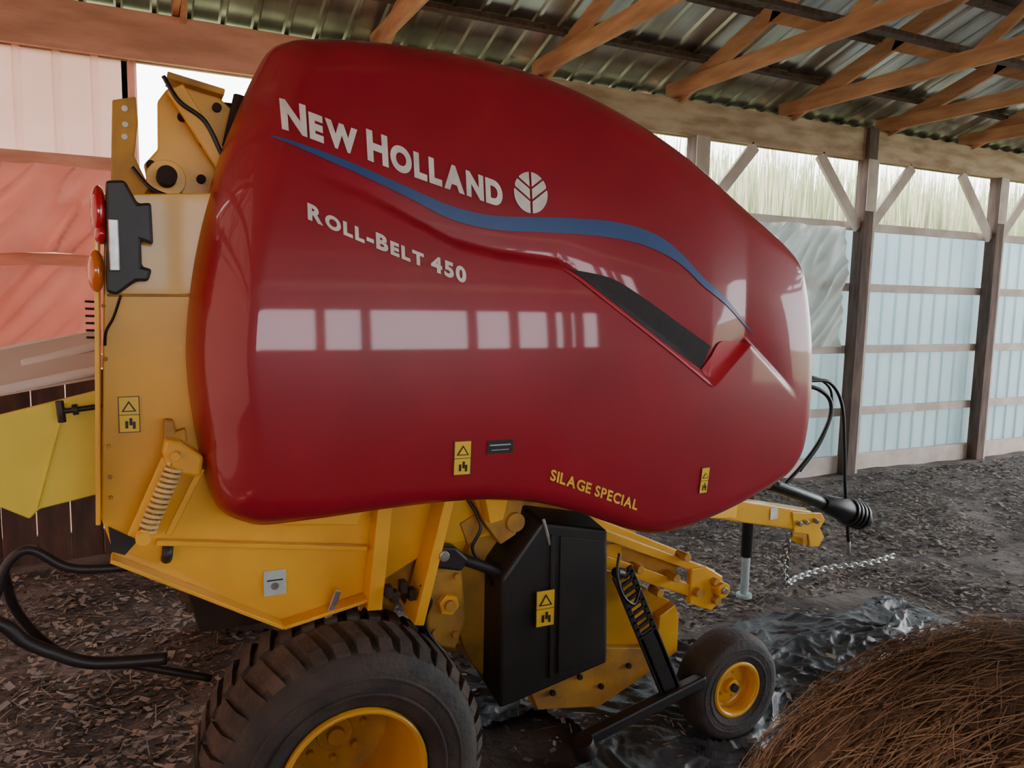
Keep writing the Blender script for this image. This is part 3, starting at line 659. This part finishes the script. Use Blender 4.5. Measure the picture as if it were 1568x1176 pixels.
bar('wing_bar_b',(-.33,2.8,1.66),(-.11,2.8,1.72),.03,.03,M['grey'],B,bevel=.01)
cyl('t_handle',(-.205,2.56,1.54),(-.10,2.56,1.552),.008,M['blk'],B)
cyl('t_handle_grip',(-.212,2.56,1.572),(-.207,2.56,1.508),.011,M['blk'],B)
cyl('t_handle_knob',(-.18,2.56,1.543),(-.165,2.56,1.545),.016,M['blk'],B)
tube('kicker_tube_up',[(-.45,2.55,.85),(-.39,2.55,1.02),(-.355,2.55,1.11),(-.30,2.55,1.14),(-.22,2.55,1.08),(-.14,2.55,1.06),(.03,2.55,1.05)],.014,M['blk'],B)
tube('kicker_tube_low',[(-.60,2.55,1.0),(-.40,2.55,.94),(-.33,2.55,.87),(-.26,2.55,.82),(-.15,2.55,.765),(.05,2.55,.74)],.020,M['blk'],B)
tube('kicker_tube_c',[(-.38,2.6,1.1),(-.36,2.7,.9),(-.25,2.8,.7),(-.05,2.85,.6),(.2,2.85,.5)],.014,M['blk'],B)
bar('drawbar',(2.2,3.42,.88),(3.72,3.42,.55),.12,.13,Y,B,bevel=.01)
bar('drawbar_brace_a',(2.3,2.9,.9),(3.1,3.38,.68),.06,.08,Y,B)
bar('drawbar_brace_b',(2.3,3.95,.9),(3.1,3.46,.68),.06,.08,Y,B)
HP=[(3.55,.63),(3.80,.60),(3.84,.55),(3.80,.50),(3.84,.44),(3.80,.38),(3.72,.39),(3.70,.47),(3.58,.50)]
prism('hitch_plate_a',HP,3.35,3.37,Y,B,.006)
prism('hitch_plate_b',HP,3.47,3.49,Y,B,.006)
box('hitch_clevis',(3.68,3.82),(3.37,3.47),(.40,.44),Y,B)
for i,a_ in enumerate((3.60,3.66,3.74)): cyl('hitch_bolt_%d'%i,(a_,3.35,.56),(a_,3.32,.555),.016,M['steel'],B,seg=6)
decal('drawbar_label',3.38,3.44,.60,.67,M['white'],y=3.355)
cyl('pto_inner',(2.4,3.40,1.05),(3.45,3.40,.80),.035,M['steel'],B)
cyl('pto_tube',(3.40,3.40,.81),(3.88,3.40,.635),.040,M['rubber'],B)
cyl('pto_tube_highlight',(3.44,3.36,.815),(3.80,3.36,.68),.012,M['stickw'],B)  # pale rod added as a painted highlight along the dark tube
cyl('pto_cone',(3.86,3.40,.65),(4.10,3.40,.56),.05,M['rubber'],B,r2=.085)
for i in range(4): cyl('pto_bellows_%d'%i,(4.08+.035*i,3.40,.567-.013*i),(4.10+.035*i,3.40,.56-.013*i),.092,M['rubber'],B)
cyl('pto_yoke',(4.10,3.40,.55),(4.26,3.40,.49),.055,M['rubber'],B)
cyl('jack_tube',(3.42,3.58,.72),(3.46,3.62,.28),.035,M['blk'],B)
cyl('jack_leg',(3.46,3.62,.28),(3.47,3.63,.02),.026,M['stickw'],B)
cyl('jack_foot',(3.47,3.63,.025),(3.47,3.63,.0),.05,M['stickw'],B)
tube('hose_a',[(3.0,3.4,1.45),(3.45,3.4,1.46),(3.66,3.4,1.43),(3.85,3.4,1.41),(3.97,3.4,1.27),(4.02,3.4,1.0),(4.05,3.4,.75),(4.12,3.4,.35)],.011,M['rubber'],B)
tube('hose_b',[(3.0,3.45,1.40),(3.60,3.42,1.40),(3.82,3.4,1.34),(3.88,3.4,1.22),(3.80,3.4,1.05),(3.66,3.4,.90),(3.52,3.4,.79)],.013,M['rubber'],B)
tube('hose_c',[(3.0,3.48,1.36),(3.62,3.45,1.45),(3.90,3.45,1.38),(3.93,3.45,1.2),(3.86,3.45,1.02),(3.70,3.45,.85)],.009,M['rubber'],B)
cyl('hose_coupler',(4.12,3.4,.36),(4.13,3.4,.27),.014,M['steel'],B)
bar('hose_mast',(2.9,3.42,.75),(3.1,3.42,1.5),.03,.03,M['blk'],B,up=(1,0,0))
CH=[(3.60,3.40,.50),(3.62,3.45,.30),(3.75,3.55,.08),(3.95,3.66,.045),(4.3,3.72,.045),(4.65,3.68,.045),(5.0,3.72,.045)]
cp=catmull(CH,9)
v=[];f=[]
def link_ring(c,d,flip,v,f,L=.030,r=.008,Wd=.018):
    d=d.normalized(); s=d.cross(V((0,0,1)));
    if s.length<.1: s=V((1,0,0))
    s.normalize(); u=s.cross(d)
    if flip: s,u=u,s
    n=14;sg=6;b=len(v)
    for i in range(n):
        t=2*math.pi*i/n; cx=math.cos(t)*L;cy=math.sin(t)*Wd; ctr=c+d*cx+s*cy; o=(d*math.cos(t)+s*math.sin(t)).normalized()
        for k in range(sg):
            a=2*math.pi*k/sg; v.append(ctr+(o*math.cos(a)+u*math.sin(a))*r)
    for i in range(n):
        j=(i+1)%n
        for k in range(sg): f.append((b+i*sg+k,b+j*sg+k,b+j*sg+(k+1)%sg,b+i*sg+(k+1)%sg))
acc=0;k=0
for i in range(1,len(cp)):
    seg_=cp[i]-cp[i-1]; L_=seg_.length; pos=0
    while acc+(L_-pos)>=.044:
        pos+=.044-acc; acc=0
        link_ring(cp[i-1]+seg_*(pos/L_),seg_,k%2,v,f); k+=1
    acc+=L_-pos
mk('safety_chain',v,f,M['steel'],B,smooth=True)

# ------------------------------------------------------------------ light
w=bpy.data.worlds.new('world'); scn.world=w; w.use_nodes=True
bg=w.node_tree.nodes['Background']; bg.inputs[0].default_value=(.94,.95,1,1); bg.inputs[1].default_value=10.0
